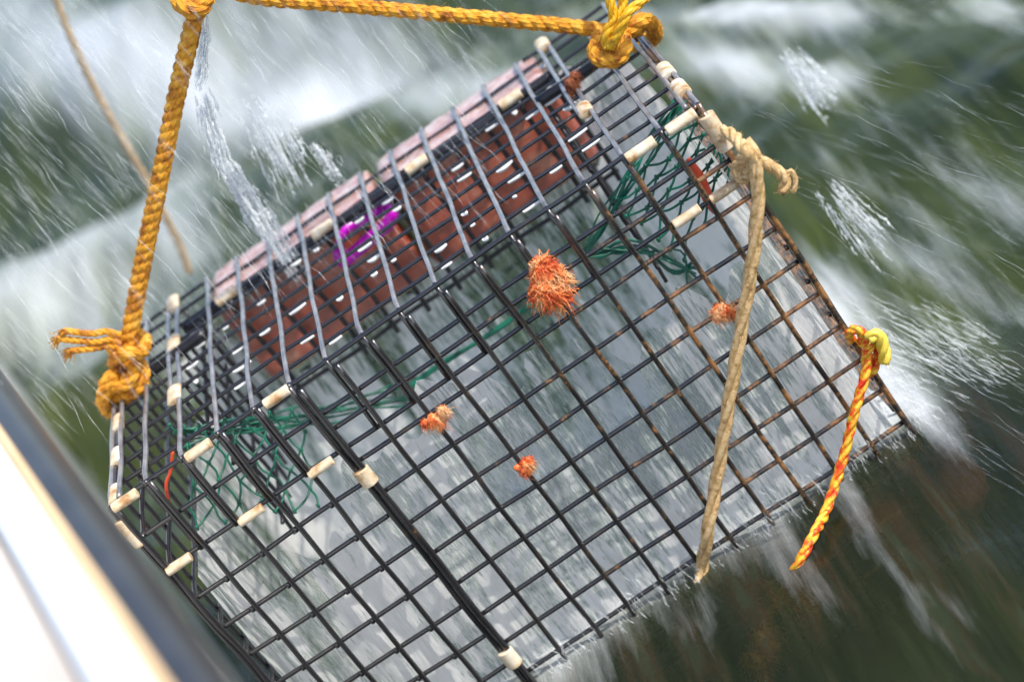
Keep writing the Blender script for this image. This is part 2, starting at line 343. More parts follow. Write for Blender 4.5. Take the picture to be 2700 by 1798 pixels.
# the churned foam pouring out of the trap at the waterline
tx, ty = X/CELL, Y/CELL
ins = 1/(1+np.exp(-(tx-.2)*3))*1/(1+np.exp((tx-16.4)*3))*1/(1+np.exp(-(ty-.5)*5))*1/(1+np.exp((ty-10.5)*2))
foam = foam+.75*np.exp(-(np.clip(-ty, 0, 99)/2.2)**1.5)*(ty < .6)*(tx > .3)*(tx < 16.6)*(vnoise(X+1, Y*.15, 22, 12)-.28)*1.6
foam = foam*(1-.6*ins)+1.3*ins-.25*np.clip(-ty/3, 0, 1)*(np.abs(tx-9) < 12)
H += .004*ins*vnoise(X, Y, 60, 9)
nx_, ny_ = X.shape
vs = np.stack([X, Y, H], -1).reshape(-1, 3)
I = np.arange(nx_*ny_).reshape(nx_, ny_)
fs = np.stack([I[:-1, :-1], I[1:, :-1], I[1:, 1:], I[:-1, 1:]], -1).reshape(-1, 4)
me = bpy.data.meshes.new('water'); me.vertices.add(len(vs)); me.vertices.foreach_set('co', vs.ravel())
me.loops.add(fs.size); me.loops.foreach_set('vertex_index', fs.ravel()); me.polygons.add(len(fs))
me.polygons.foreach_set('loop_start', np.arange(0, fs.size, 4)); me.polygons.foreach_set('loop_total', np.full(len(fs), 4))
me.polygons.foreach_set('use_smooth', [True]*len(fs)); me.update(); me.validate()
painted_shade = np.exp(-(np.clip(-(ty-.3), 0, 99)/20)**2)*np.exp(-(np.clip(np.abs(tx-8.5)-8.5, 0, 99)/4)**2)*(1-ins)*.95  # mask for the painted shade where the trap blocks light into the water
painted_shade *= 1/(1+np.exp(np.clip((ty-1)*1.5, -50, 50)))
painted_shade = np.maximum(painted_shade, .8*np.exp(-((ty+6)/6)**2)*(tx > 15)*(1-ins)*.65)
at = me.attributes.new('painted_shade', 'FLOAT', 'POINT'); at.data.foreach_set('value', painted_shade.ravel().astype(np.float32))
at = me.attributes.new('foam', 'FLOAT', 'POINT'); at.data.foreach_set('value', foam.ravel().astype(np.float32))
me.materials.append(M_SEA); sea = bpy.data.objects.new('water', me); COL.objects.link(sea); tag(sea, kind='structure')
mb = MB(); mb.add([(-4000, -800, -WL-18), (4000, -800, -WL-18), (4000, 7000, -WL-18), (-4000, 7000, -WL-18)], [(0, 1, 2, 3)])
tag(mb.build('water_depth', M_DEEP), kind='structure')

# ------------------------------------------------------------------ lobster trap
trap = empty('lobster_trap', (8, 5, -WL), 'black wire mesh lobster trap hauled half out of the water with bricks inside', 'lobster trap')
def xw(x): return x+.0007*x*x-.0196*x
def wob(a, b, s=.035): return .6*s*math.sin(a*.9+b*2.3)+s*.3*math.sin(a*2.1-b*1.3)
def EP(x, y): return (xw(x)+wob(y, x, .02), y+.0145*y*(10-y), .0+wob(x, y, .03))
def FP(x, z, off=0): return (xw(x)+wob(z, x, .025), off+wob(x*.6, z, .05), z+wob(x*.9, z*.3, .03))
WR = .062
def panel_end():
    mb = MB()
    for i in range(17):
        pts = [EP(i, 10.0-.25*k) for k in range(int((10-.3)/.25)+1)]
        x = xw(i); pts += [(x, .16, -.05), (x, .05, -.16)] + [FP(i, -.3-.25*k) for k in range(8)]
        mb.tube(pts, WR*1.0, 8)
    ncol = len(mb.f)
    for j in range(1, 11):
        for a_, b_ in (((0, 16.01),) if j < 10 else ((0, 3.1), (13.2, 16.01))):
            mb.tube([(lambda p: (p[0], p[1], p[2]-(.11 if j < 9 else .05)))(EP(x, j)) for x in np.arange(a_, b_, .25)], WR*.86, 8)
    for z in (0, -1, -2):
        mb.tube([(lambda p: (p[0], p[1]+.11, p[2]))(FP(x, z-.06)) for x in np.arange(0, 16.01, .25)], WR, 8)
    for i in range(17):
        for j in range(1, 11):
            p = EP(i, j); mb.blob((p[0], p[1], p[2]-.05), .082, .09, .07, 6, 4)
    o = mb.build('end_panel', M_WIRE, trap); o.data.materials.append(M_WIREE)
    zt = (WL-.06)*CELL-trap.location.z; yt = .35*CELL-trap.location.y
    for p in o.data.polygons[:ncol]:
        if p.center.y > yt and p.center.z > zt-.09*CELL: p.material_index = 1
    return o
panel_end()
def panel_left():
    mb = MB()
    for i in range(6):
        mb.tube([FP(i+(.12 if i < 5 else 0), -.02-.3*k, -.09 if k < 7 else -.02) for k in range(46)], WR*(1.3 if i in (0, 5) else 1.06), 8)
    for k in range(0, 14):
        mb.tube([(lambda p: (p[0], p[1]+.09, p[2]))(FP(x, -k-.05)) for x in np.arange(0, 5.01, .25)], WR, 8)
        for i in range(6):
            p = FP(i, -k-.05); mb.blob((p[0], p[1]+.04, p[2]), .088, .08, .088, 6, 4)
    return mb.build('front_panel', M_WIRE, trap)
panel_left()
DX = [5.17+k*.984 for k in range(12)]
def panel_door():
    mb = MB()
    for i, x in enumerate(DX):
        mb.tube([FP(x, -.2-.3*k, -.1) for k in range(45)], WR*(1.3 if i in (0, 11) else 1.02), 8)
    for k in range(0, 14):
        if k == 0: continue
        mb.tube([(lambda p: (p[0], p[1]+.09, p[2]))(FP(x, -k-.46, -.1)) for x in np.arange(DX[0], DX[-1]+.01, .245)], WR, 8)
        for x in DX:
            p = FP(x, -k-.46, -.1); mb.blob((p[0], p[1]+.04, p[2]), .088, .08, .088, 6, 4)
    return mb.build('door_panel', M_WIREG, trap)
panel_door()
def panel_side(X0, m):
    mb = MB(); s = -1 if X0 > 8 else 1
    for y in range(0, 11):
        mb.tube([(xw(X0)+wob(z, y, .03), y+.0145*y*(10-y)+wob(z*.7, y, .03), z) for z in np.arange(0, -13.6, -.3)], WR, 7)
    for z in range(0, 14):
        mb.tube([(xw(X0)+s*.1+wob(z, y, .03), y, -z-.05) for y in np.arange(0, 10.01, .25)], WR, 7)
    return mb.build('side_panel', m, trap)
panel_side(0, M_WIRE); panel_side(16, M_WIREG)
def panel_back():
    mb = MB()
    for x in range(17):
        mb.tube([(xw(x)+wob(z, x, .05), 10.8+wob(x, z, .05), z) for z in np.arange(-1.2, -13.6, -.4)], WR, 7)
    for z in range(3, 14):
        mb.tube([(xw(x), 10.4+wob(x, z, .05), -z-.8+wob(x, z*2, .04)) for x in np.arange(0, 16.01, .4)], WR, 7)
    return mb.build('back_panel', M_WIRE, trap)
panel_back()
# doubled wires laced along both edges of the top face, and the thick rails
def bar(name, pts, r, m=M_BAR, k=10):
    mb = MB(); mb.tube(pts, r, k); return mb.build(name, m, trap)
bar('frame_rail', [(xw(x), 7.95+.05*math.sin(x), -.18+.02*math.sin(x*2)) for x in np.arange(2.1, 13.8, .3)], .15)
for x0, x1 in ((-.15, 3.0), (13.0, 16.05)):
    bar('bridle_rail', [(xw(x), 6.35, -.02+.02*math.sin(x*3)) for x in np.arange(x0, x1, .2)], .15)
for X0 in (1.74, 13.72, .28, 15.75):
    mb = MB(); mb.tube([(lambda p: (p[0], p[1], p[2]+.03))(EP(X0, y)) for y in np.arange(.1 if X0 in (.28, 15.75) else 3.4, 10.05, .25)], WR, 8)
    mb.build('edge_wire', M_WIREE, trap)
for X0 in (2.1, 13.2):          # inner dividing panels of wire seen through the top face
    mb = MB()
    for y in range(3, 10): mb.tube([(xw(X0)+.03*math.sin(z*3), y+.4, z) for z in np.arange(-.2, -5, -.4)], WR*.9, 6)
    for z in range(1, 5): mb.tube([(xw(X0), y, -z) for y in np.arange(3, 9.8, .4)], WR*.9, 6)
    mb.build('inner_divider', M_BAR, trap)
mb = MB()          # wire pocket holding the bricks
for k in range(12):
    x = 2.6+k*1.0; mb.tube([(xw(x)+.03*math.sin(z*2), 7.62, z) for z in np.arange(-.1, -3.6, -.3)], WR*1.15, 7)
for z in (-3.2,): mb.tube([(xw(x), 7.72, z+.03*math.sin(x*2)) for x in np.arange(2.6, 13.9, .3)], WR, 7)
mb.build('brick_pocket', M_BAR, trap)
# runners (skids) of the trap, under the bricks
# hog rings: tan crimped sleeves
def ring(c, ax, L=.62, R=.17, squash=.8):
    """a crimped sleeve lying along axis ax ('x','y','z')"""
    mb = MB(); c = np.array(c, float); n = 9; k = 12; vs = []; fs = []
    A = {'x': (np.array([1, 0, 0.]), np.array([0, 1, 0.]), np.array([0, 0, 1.])), 'y': (np.array([0, 1., 0]), np.array([1., 0, 0]), np.array([0, 0, 1.])), 'z': (np.array([0, 0, 1.]), np.array([1., 0, 0]), np.array([0, 1., 0]))}[ax]
    prof = [(-.5, .5), (-.5, .9), (-.485, .99), (-.45, 1.0), (-.44, 1.0), (-.1, 1.015), (.2, .985), (.44, 1.0), (.45, 1.0), (.485, .99), (.5, .9), (.5, .5)]
    for t, rr in prof:
        for j in range(k):
            a = 2*math.pi*j/k+.2; e = 1+.012*math.sin(5*j+t*9)
            vs.append(c+A[0]*t*L+R*rr*e*(math.cos(a)*A[1]+squash*math.sin(a)*A[2]))
    n = len(prof)
    fs = [(i*k+j, i*k+(j+1) % k, (i+1)*k+(j+1) % k, (i+1)*k+j) for i in range(n-1) for j in range(k)]
    fs += [tuple(range(k)), tuple((n-1)*k+j for j in range(k))]
    mb.add(vs, fs); return recalc(mb.build('hog_ring', M_RING, trap))
for x in (3.51, 6.51, 9.43, 12.32): ring((x, 7.85, -.02), 'x', .64, .175)
for x in (.39, 2.42, 4.56): ring((x, -.05, -.05), 'x', .66, .15)
for x in (.38, 2.4, 4.34): ring((x, -.08, -2.05), 'x', .66, .14)
ring((5.02, -.1, -2.85), 'z', .45, .2); ring((5.0, -.1, -8.85), 'z', .5, .2)
for x in (15.34, 14.28): ring((x, -.1, -.08), 'x', .74, .165)
for x in (15.28, 14.3): ring((x, -.1, -2.0), 'x', .7, .14)
for y in (9.8, 6.95, 3.75): ring((xw(1.87), y, .02), 'y', .8, .2, .5)
for y in (9.97, 3.89): ring((xw(13.87), y, .02), 'y', .6, .2, .6)
for y in (4.43, 2.5, .5): ring((xw(.15), y, .0), 'y', .75, .17, .6)
for y in (2.9, 1.4): ring((xw(15.9), y, .0), 'y', .8, .2, .7)
ring((xw(16), -.05, -.75), 'z', .95, .2); ring((xw(0), -.05, -.75), 'z', .8, .16)
# magenta tag strap laced in front of the bricks, with its number
tagp = [(893, 655), (903, 688), (940, 662), (985, 622), (1022, 592), (1033, 566), (1020, 545), (1003, 541), (1000, 553), (965, 582), (925, 598), (903, 618), (893, 655)]
P = spline([PY(u, v, 7.35+.15*math.sin(i)) for i, (u, v) in enumerate(tagp)], 6)
mb = MB(); P = np.array(P); T, N, B = frames(P)
for i in range(len(P)):
    wd = .11+.06*(i < len(P)*.45); up = np.array([0, .45, .0]); nn = np.cross(T[i], np.array([0, 1., 0])); nn /= np.linalg.norm(nn)+1e-9
    for a, b_ in ((-1, -1), (1, -1), (1, 1), (-1, 1)):
        mb.v.append(tuple(P[i]+nn*wd*a+np.array([0, .035*b_, 0])))
n = len(P); mb.f += [(i*4+j, i*4+(j+1) % 4, (i+1)*4+(j+1) % 4, (i+1)*4+j) for i in range(n-1) for j in range(4)]
tago = recalc(mb.build('trap_tag', M_PURP, trap)); tago['label'] = 'magenta plastic tag strap in front of the bricks'
fc = bpy.data.curves.new('tag_number', 'FONT'); fc.body = '311'; fc.size = .30; fc.extrude = .008
fo = bpy.data.objects.new('tmp', fc); COL.objects.link(fo); bpy.context.view_layer.update()
dg = bpy.context.evaluated_depsgraph_get(); tm = bpy.data.meshes.new_from_object(fo.evaluated_get(dg)); COL.objects.unlink(fo); bpy.data.objects.remove(fo)
c0 = PY(990, 606, 7.22); dd = PY(1025, 575, 7.22)-c0; dd /= np.linalg.norm(dd); uu = np.cross(dd, (0, 1, 0)); uu /= -np.linalg.norm(uu)
if uu[2] < 0: uu = -uu
mb = MB(); mb.v = [tuple(c0+dd*v.co.x+uu*(v.co.y-.05)+np.array([0, -1, 0])*v.co.z) for v in tm.vertices]; mb.f = [tuple(p.vertices) for p in tm.polygons]
mb.build('tag_number', M_PALE, tago, False)

# ------------------------------------------------------------------ netting heads inside the trap
def net(name, corners, nu, nv, r=.035, bulge=.5, m=M_NET, seed=1):
    """diamond netting on a sagging patch; corners = four points"""
    rg = random.Random(seed); A, B_, C_, D = [np.array(c, float) for c in corners]; mb = MB()
    def S_(u, v):
        p = (A*(1-u)+B_*u)*(1-v)+(D*(1-u)+C_*u)*v
        sag = 4*u*(1-u)*4*v*(1-v)*bulge/4
        return p+np.array([0, sag, -sag*.6])
    nodes = {}
    for i in range(nu+1):
        for j in range(nv+1):
            u = (i+(.5 if j % 2 else 0))/(nu+.5); v = j/nv
            nodes[i, j] = S_(min(1, u+rg.uniform(-.14, .14)/nu), min(1, max(0, v+rg.uniform(-.16, .16)/nv)))+np.array([rg.uniform(-.05, .05) for _ in range(3)])
    for (i, j), p in nodes.items():
        mb.blob(p, r*1.6, r*1.5, r*2.3, 6, 5, .25)
        for di in ((0, 1), (1, 1)) if j % 2 else ((-1, 1), (0, 1)):
            q = nodes.get((i+di[0], j+di[1]))
            if q is not None:
                mid = (p+q)/2+np.array([rg.uniform(-.06, .06), rg.uniform(-.06, .06), -.07*np.linalg.norm(p-q)])
                mb.tube(spline([p, mid, q], 4), r, 5)
    return mb.build(name, m, trap)
o = net('net_head', [PY(455, 1120, 2.2), PY(800, 1080, 3.2), PY(845, 1330, 1.8), PY(500, 1400, 1.2)], 5, 5, .030, .5, seed=3); o['label'] = 'green net funnel at the left end of the trap'
o = net('net_head', [PY(1815, 290, 2.0), PY(1945, 440, 1.4), PY(1800, 690, 1.6), PY(1600, 520, 3.0)], 5, 5, .031, .4, seed=5); o['label'] = 'green net funnel at the right end of the trap'
# gathered netting: bundles of strands
def bundle(pts, n, spread, r=.03, seed=0, m=M_NET, name='net_bundle'):
    rg = random.Random(seed); mb = MB()
    for k in range(n):
        off = [np.array([rg.gauss(0, spread) for _ in range(3)]) for _ in pts]
        mb.tube(spline([np.array(p)+o_ for p, o_ in zip(pts, off)], 5), r*rg.uniform(.6, 1.3), 5)
        if k % 3 == 0:
            i = rg.randrange(len(pts)); mb.blob(np.array(pts[i])+off[i], .06, .06, .06, 6, 5, .3)
    return mb.build(name, m, trap)
bundle([PY(470, 1150, 3), PY(600, 1130, 3.5), PY(760, 1110, 4), PY(900, 1085, 4.5), PY(1060, 1030, 5)], 9, .16, seed=1)
bundle([PY(1060, 1030, 5), PY(1180, 950, 5), PY(1300, 870, 5), PY(1420, 790, 5)], 4, .03, .045, seed=2)
bundle([PY(1790, 270, 3), PY(1720, 370, 3), PY(1650, 480, 3), PY(1590, 590, 3.2), PY(1545, 670, 3.5)], 6, .11, seed=4)
bundle([PY(1560, 670, 3), PY(1680, 655, 2.6), PY(1780, 690, 2.4), PY(1830, 730, 2.3)], 6, .12, .04, seed=6)
mb = MB(); mb.tube(spline([PY(455, 1190, 1.6), PY(450, 1240, 1.6), PY(438, 1280, 1.6), PY(452, 1340, 1.6), PY(500, 1400, 1.5), PY(535, 1425, 1.4)], 8), .042, 7)
mb.build('net_edge_twine', M_TWRED, trap)
mb = MB(); mb.tube(spline([PY(1815, 420, 1.6), PY(1845, 470, 1.6), PY(1870, 530, 1.6), PY(1885, 560, 1.6)], 8), .13, 7, taper=lambda t: .5+math.sin(math.pi*t)*.6)
mb.build('net_edge_twine', M_TWRED, trap)

# ------------------------------------------------------------------ bricks
def brick(x0, label):
    mb = MB(); nx, ny, nz = 22, 8, 10; lo = np.array([x0, 8.05, -2.85]); hi = np.array([x0+5.15, 10.55, -.1])
    rr = np.random.default_rng(int(x0*10)); V = {}
    def vid(i, j, k):
        if (i, j, k) not in V:
            t = np.array([i/nx, j/ny, k/nz]); p = lo+(hi-lo)*t; c = (lo+hi)/2; h = (hi-lo)/2; q = (p-c)
            # rounded worn edges
            e = np.maximum(np.abs(q)-(h-.22), 0); L = np.linalg.norm(e)
            if L > .22: q = np.sign(q)*(np.minimum(np.abs(q), h-.22)+e/L*.22)
            q = q+rr.normal(0, .018, 3); V[i, j, k] = len(mb.v); mb.v.append(tuple(c+q))
        return V[i, j, k]
    for i in range(nx):
        for j in range(ny):
            for k in (0, nz): mb.f.append((vid(i, j, k), vid(i+1, j, k), vid(i+1, j+1, k), vid(i, j+1, k)))
        for k in range(nz):
            for j in (0, ny): mb.f.append((vid(i, j, k), vid(i+1, j, k), vid(i+1, j, k+1), vid(i, j, k+1)))
    for j in range(ny):
        for k in range(nz):
            for i in (0, nx): mb.f.append((vid(i, j, k), vid(i, j+1, k), vid(i, j+1, k+1), vid(i, j, k+1)))
    o = recalc(mb.build('brick', M_BRICK)); tag(o, label, 'brick', 'red ballast bricks inside the trap')
brick(2.95, 'wet red ballast brick in the trap, on the side of the frayed rope tail')
brick(8.3, 'wet red ballast brick in the trap, nearer the bright yellow looped rope')

# ------------------------------------------------------------------ falling water and films
def sheet(name, path, z0f, z1, amp=.25, label='', m=None):
    """path: list of (x,y); hangs from z0f(t) down to z1"""
    mb = MB(); P = resample([(a, b, 0) for a, b in path], .16); n = len(P); nz = 46
    for i in range(n):
        z0 = z0f(P[i][0], P[i][1])
        for k in range(nz+1):
            t = k/nz; z = z0+(z1-z0)*t
            d = amp*(math.sin(P[i][0]*3.1+z*.4)*.5+math.sin(P[i][0]*7.3-z*.7)*.25+random.gauss(0, .05))*min(1, t*4)
            mb.v.append((P[i][0]+d*.3, P[i][1]+d, z))
    for i in range(n-1):
        for k in range(nz): a = i*(nz+1)+k; mb.f.append((a, a+nz+1, a+nz+2, a+1))
    o = mb.build(name, m or M_SHEET)
    T_ = [1.0*math.exp(-((x-2.2)/2.6)**2-((z+8)/2.6)**2)+1.0*math.exp(-((x-14.6)/2.0)**2-((z+6)/4)**2)+.8*math.exp(-((x-9)/4)**2-((z+9.3)/1.6)**2)
          -1.0*math.exp(-((x-9.8)/2.2)**2-((z+5)/2.2)**2)-.5*math.exp(-((x-5.5)/1.3)**2-((z+5.5)/2)**2) for x, y, z in mb.v]
    at = o.data.attributes.new('thickness', 'FLOAT', 'POINT'); at.data.foreach_set('value', np.array(T_, np.float32))
    tag(o, label, 'water', kind='stuff'); return o
def ztop(x, y):
    base = (-2.6 if x < .9 else -.9) if (x < 2.8 or x > 13.6) else -3.0
    return base-.25*math.sin(x*2.1)-.2*math.sin(x*5.3+1)
sheet('falling_water', [(.35, .5), (.5, 8.6), (1.5, 9.2), (14.5, 9.2), (15.3, 8.6), (15.55, .6)], ztop, -WL-.1, label='pale streaky water pouring down inside the wire trap')

sheet('water_curtain', [(.5, .75), (15.4, .75)], lambda x, y: -3.4-.9*math.sin(x*.55+.8)-.4*math.sin(x*2.3)-.3*math.sin(x*5.1), -WL-.15, .12, 'thin curtain of white streaked water just behind the front wires', M_CURT)

films = MB()
for i in range(2, 14):
    for j in range(1, 10):
        if random.random() < .5:
            x0 = i+random.uniform(.1, .55); L = random.uniform(.12, .55); pts = []
            y0 = j; dz = random.uniform(.01, .075); tw = random.uniform(-.5, .5)
            n = 8; vs = []; base = EP(x0, y0)
            for k in range(n+1):
                t = k/n; p = EP(x0+L*t, y0); hgt = math.sin(math.pi*t)**.7*dz*(1+tw*math.sin(5*t))+.008
                vs += [(p[0], p[1]-.06, p[2]-.13), (p[0], p[1]-.10-hgt*.7, p[2]-.15-hgt*.35+.06*tw*math.sin(6*t)), (p[0], p[1]-.07-hgt*.5, p[2]-.19-hgt*.6)]
            fs = [(a*3+b_, a*3+(b_+1) % 3, (a+1)*3+(b_+1) % 3, (a+1)*3+b_) for a in range(n) for b_ in range(3)]
            films.add(vs, fs)
tag(films.build('water_drips', M_FILM), 'small white glints of water hanging under the wires', 'water', kind='stuff')

def thread(mb, p0, p1, r, wv=.06, n=9, k=5):
    p0 = np.array(p0); p1 = np.array(p1); a, b_ = random.uniform(0, 6), random.uniform(0, 6); L = np.linalg.norm(p1-p0)
    pts = [p0+(p1-p0)*t+wv*math.sin(math.pi*t)*np.array([math.sin(a+t*7), math.cos(b_+t*5), 0]) for t in np.linspace(0, 1, n)]
    f = random.uniform(3, 9); g = random.uniform(0, 6)
    mb.tube(pts, r, k, taper=lambda t: max(.05, (math.sin(math.pi*t)**.5)*(.7+.4*math.sin(t*f*4+g))))
st = MB()
def stream(u0, v0, u1, v1, y, n, s0, s1, r, wv=.1):
    n = int(n*2.2); s0 *= .8; s1 *= .8
    A = PY(u0, v0, y); B_ = PY(u1, v1, y)
    for _ in range(n):
        a, b_ = sorted((random.uniform(0, 1), random.uniform(0, 1)))
        if b_-a < .12: b_ = min(1, a+.2)
        o = np.array([random.gauss(0, 1), random.gauss(0, 1), 0])
        p = A+(B_-A)*a+o*(s0+(s1-s0)*a); q = A+(B_-A)*b_+o*(s0+(s1-s0)*b_)
        thread(st, p, q, r*random.uniform(.25, 1.1), wv*.25)
stream(545, 30, 530, 240, 5, 26, .06, .16, .045)
stream(530, 240, 600, 460, 6, 40, .10, .22, .05)
stream(590, 420, 720, 640, 7, 60, .16, .2, .06)
stream(680, 560, 800, 760, 7.5, 26, .12, .2, .04)
stream(650, 250, 790, 530, 8, 30, .2, .3, .035)
stream(740, 320, 810, 450, 8, 12, .15, .2, .04)
stream(820, 370, 905, 480, 8, 16, .12, .15, .04)
stream(2065, 125, 2190, 285, -4, 34, .15, .3, .035)
stream(2170, 480, 2330, 660, -3, 30, .2, .4, .03)
tag(st.build('water_streams', M_DROP), 'clear threads of water streaming off the ropes and wires', 'water', kind='stuff')
sp = MB()
VP = np.array([-.102, .995, 0])
for _ in range(1900):       # fine spray: torn threads flung about the trap
    u, v = random.uniform(-50, 1250), random.uniform(-50, 1150)
    if v > 1150-u*.55: continue
    y = random.uniform(-4, 26); p = PY(u, v, y); L = random.uniform(.4, 1.7)*(1+y*.03)
    d = np.array([random.gauss(.08, .10), random.gauss(-.1, .25), -1]); d /= np.linalg.norm(d)
    thread(sp, p, p+d*L, random.uniform(.005, .015)*(1+max(0, y)*.03), .03, 5, 4)
for _ in range(420):        # flung outwards on the right hand side, low over the water
    u, v = random.uniform(1900, 2750), random.uniform(150, 1250)
    if v < (u-1750)*.25 or v > (u-1750)*1.55: continue
    y = random.uniform(-6, 12); p = PY(u, v, y)
    if p[2] < -WL+.3: p = PZ(u, v, -WL+random.uniform(.2, 2))
    L = random.uniform(.5, 2.6); d = np.array([random.gauss(.25, .08), random.gauss(-.9, .1), random.gauss(-.18, .07)]); d /= np.linalg.norm(d)
    thread(sp, p, p+d*L, random.uniform(.004, .012), .03, 5, 4)
for _ in range(260):
    x = random.uniform(16, 18.6); z = -WL+random.uniform(.1, 3.2)*math.exp(-(x-16)*.6)
    p = np.array([x, random.uniform(-.5, 4), z]); d = np.array([.5, -.2, -1.0]); L = random.uniform(.3, 1.3)
    thread(sp, p, p+d*L, random.uniform(.015, .04), .05, 5, 4)
for _ in range(900):      # water tearing off the front where the mesh meets the surface
    x = random.uniform(.3, 16.2); z0 = -WL+random.uniform(-.1, 1.2)*random.random(); p = np.array([x, random.uniform(-.5, .5), z0])
    d = np.array([random.gauss(.1, .1), random.gauss(-.15, .15), -1.]); thread(sp, p, p+d*random.uniform(.2, .9), random.uniform(.015, .045), .04, 5, 4)
tag(sp.build('spray', M_SPRAY), 'fine white spray flying off around the hauled trap', 'spray', kind='stuff')

# ------------------------------------------------------------------ orange tufts on the wires
def tuft(label, u, v, y, R, n, m=M_WEED, flat=.7, group='orange weed tufts on the trap wires', seed=1, plane='y'):
    rg = random.Random(seed); c = PY(u, v, y) if plane == 'y' else PZ(u, v, y); mb = MB()
    lobes = [np.array([rg.gauss(0, .26), rg.gauss(0, .16), rg.gauss(0, .26)])*R for _ in range(7)]
    for lb in lobes: mb.blob(c+lb, R*.34, R*.26, R*.34, 8, 6, .3)
    for _ in range(int(n*2.6)):
        d = np.array([rg.gauss(0, 1), rg.gauss(0, 1)*flat, rg.gauss(0, 1)]); d /= np.linalg.norm(d)+1e-9
        l = R*rg.uniform(.25, .62)*(1 if rg.random() < .9 else 1.3); s = c+1.35*lobes[rg.randrange(6)]*.8
        mid = s+d*l*.5+np.array([rg.gauss(0, .12) for _ in range(3)])*R; e = s+d*l+np.array([0, 0, -.55*l])+np.array([rg.gauss(0, .12) for _ in range(3)])*R
        mb.tube([s, s+d*l*.25, mid, (mid+e)/2+np.array([rg.gauss(0, .07) for _ in range(3)])*R, e], R*.03, 3, taper=lambda t: 1-.5*t)
    o = mb.build('weed_tuft', m); tag(o, label, 'seaweed', group); return o
tuft('largest and brightest orange tuft, high on the front wires of the trap', 1445, 750, -.25, .62, 900, seed=1)
tuft('small orange tuft left of centre on the trap front, below the largest one', 1148, 1098, -.2, .33, 330, seed=2)
tuft('small orange tuft on the front wires lowest down the trap', 1378, 1225, -.2, .30, 300, seed=3)
tuft('pale orange tuft half hidden behind the tan rope', 1895, 822, -.2, .36, 330, seed=4)
tuft('dull brown tuft on the double wires near the yellow rope knot', 1512, 215, .2, .30, 300, M_WEEDB, seed=5, plane='z')

# ------------------------------------------------------------------ ropes
bro = empty('bridle_rope', PY(335, 880, 6.2), 'thick ochre twisted bridle rope knotted to both top corners of the trap', 'rope')
A = PY(330, 985, 6.2); apex = PY(512, 20, 5); tie = PY(1600, 82, 5.9)
mb = MB(); rope(mb, spline([PY(330, 985, 5.9), PY(343, 880, 5.9), PY(375, 700, 5.8), PY(420, 480, 5.6), PY(468, 240, 5.4), PY(518, 30, 5)], 12), .205, .8, fuzz=110, yarns=True)
mb.build('rope_leg', M_ROPE, bro)
mb = MB(); rope(mb, spline([PY(515, 0, 5), PY(560, -30, 5.1), PY(690, -4, 5.3), PY(900, 14, 5.6), PY(1200, 42, 5.8), PY(1480, 68, 5.7), PY(1610, 84, 5.5)], 12), .17, .95, fuzz=110, fl=.2, yarns=True)
mb.build('rope_leg', M_ROPE, bro)
mb = MB()       # apex knot, only its underside shows
rope(mb, spline([PY(468, -10, 4.9), PY(480, 12, 4.6), PY(505, 28, 4.5), PY(535, 15, 4.6), PY(540, -15, 5), PY(510, -45, 5.3), PY(480, -20, 5.2), PY(500, 10, 5), PY(528, -10, 4.9), PY(520, -60, 5)], 10), .2, .9, fuzz=50, yarns=True)
mb.build('knot', M_ROPE, bro)
mb = MB(); rope(mb, spline([PY(515, -30, 5), PY(530, -200, 5), PY(540, -900, 5)], 10), .21, .95, fuzz=20); mb.build('hauling_end', M_ROPE, bro)
# left knot: turns round the rail and round the standing part
mb = MB()
kn = [(330, 985, 5.6), (345, 1010, 5.5), (372, 960, 5.8), (375, 1010, 5.6), (345, 1040, 5.6), (305, 1045, 5.9), (280, 1068, 6.1), (272, 1050, 5.6), (285, 1000, 5.5), (318, 985, 5.8)]
rope(mb, spline([PY(*p) for p in kn], 10), .17, .8, fuzz=70, yarns=True)
kn = [(300, 930, 5.9), (298, 905, 5.7), (322, 890, 6.4), (370, 885, 6.5), (384, 900, 6.2), (372, 930, 5.6), (340, 930, 5.3), (308, 940, 5.6), (300, 960, 6.2)]
rope(mb, spline([PY(*p) for p in kn], 10), .16, .8, fuzz=70, yarns=True)
kn = [(360, 930, 5.9), (352, 985, 5.5), (330, 1015, 5.4), (295, 1020, 5.6), (276, 1045, 5.8), (285, 1085, 6.2), (315, 1075, 6.6), (350, 1045, 6.8)]
rope(mb, spline([PY(*p) for p in kn], 10), .16, .8, fuzz=70, yarns=True)
mb.build('knot', M_ROPE, bro)
mb = MB()
for k, (a, b_, c_) in enumerate([((318, 885), (240, 880), (168, 872)), ((318, 902), (250, 902), (152, 893)), ((315, 915), (250, 918), (186, 925))]):
    rope(mb, spline([PY(*a, 5.6), PY((a[0]+b_[0])/2, b_[1]-6, 5.5), PY(*b_, 5.4), PY(*c_, 5.3)], 8), .085, .5, 3, fuzz=60, fl=.1)
    for _ in range(40):
        p = PY(c_[0]+random.uniform(0, 8), c_[1]+random.uniform(-6, 6), 5.3); q = p+np.array([-random.uniform(.05, .3), random.gauss(0, .06), random.gauss(-.02, .07)])
        mb.tube([p, (p+q)/2+.02, q], .012, 3)
o = mb.build('frayed_tail', M_ROPE, bro)
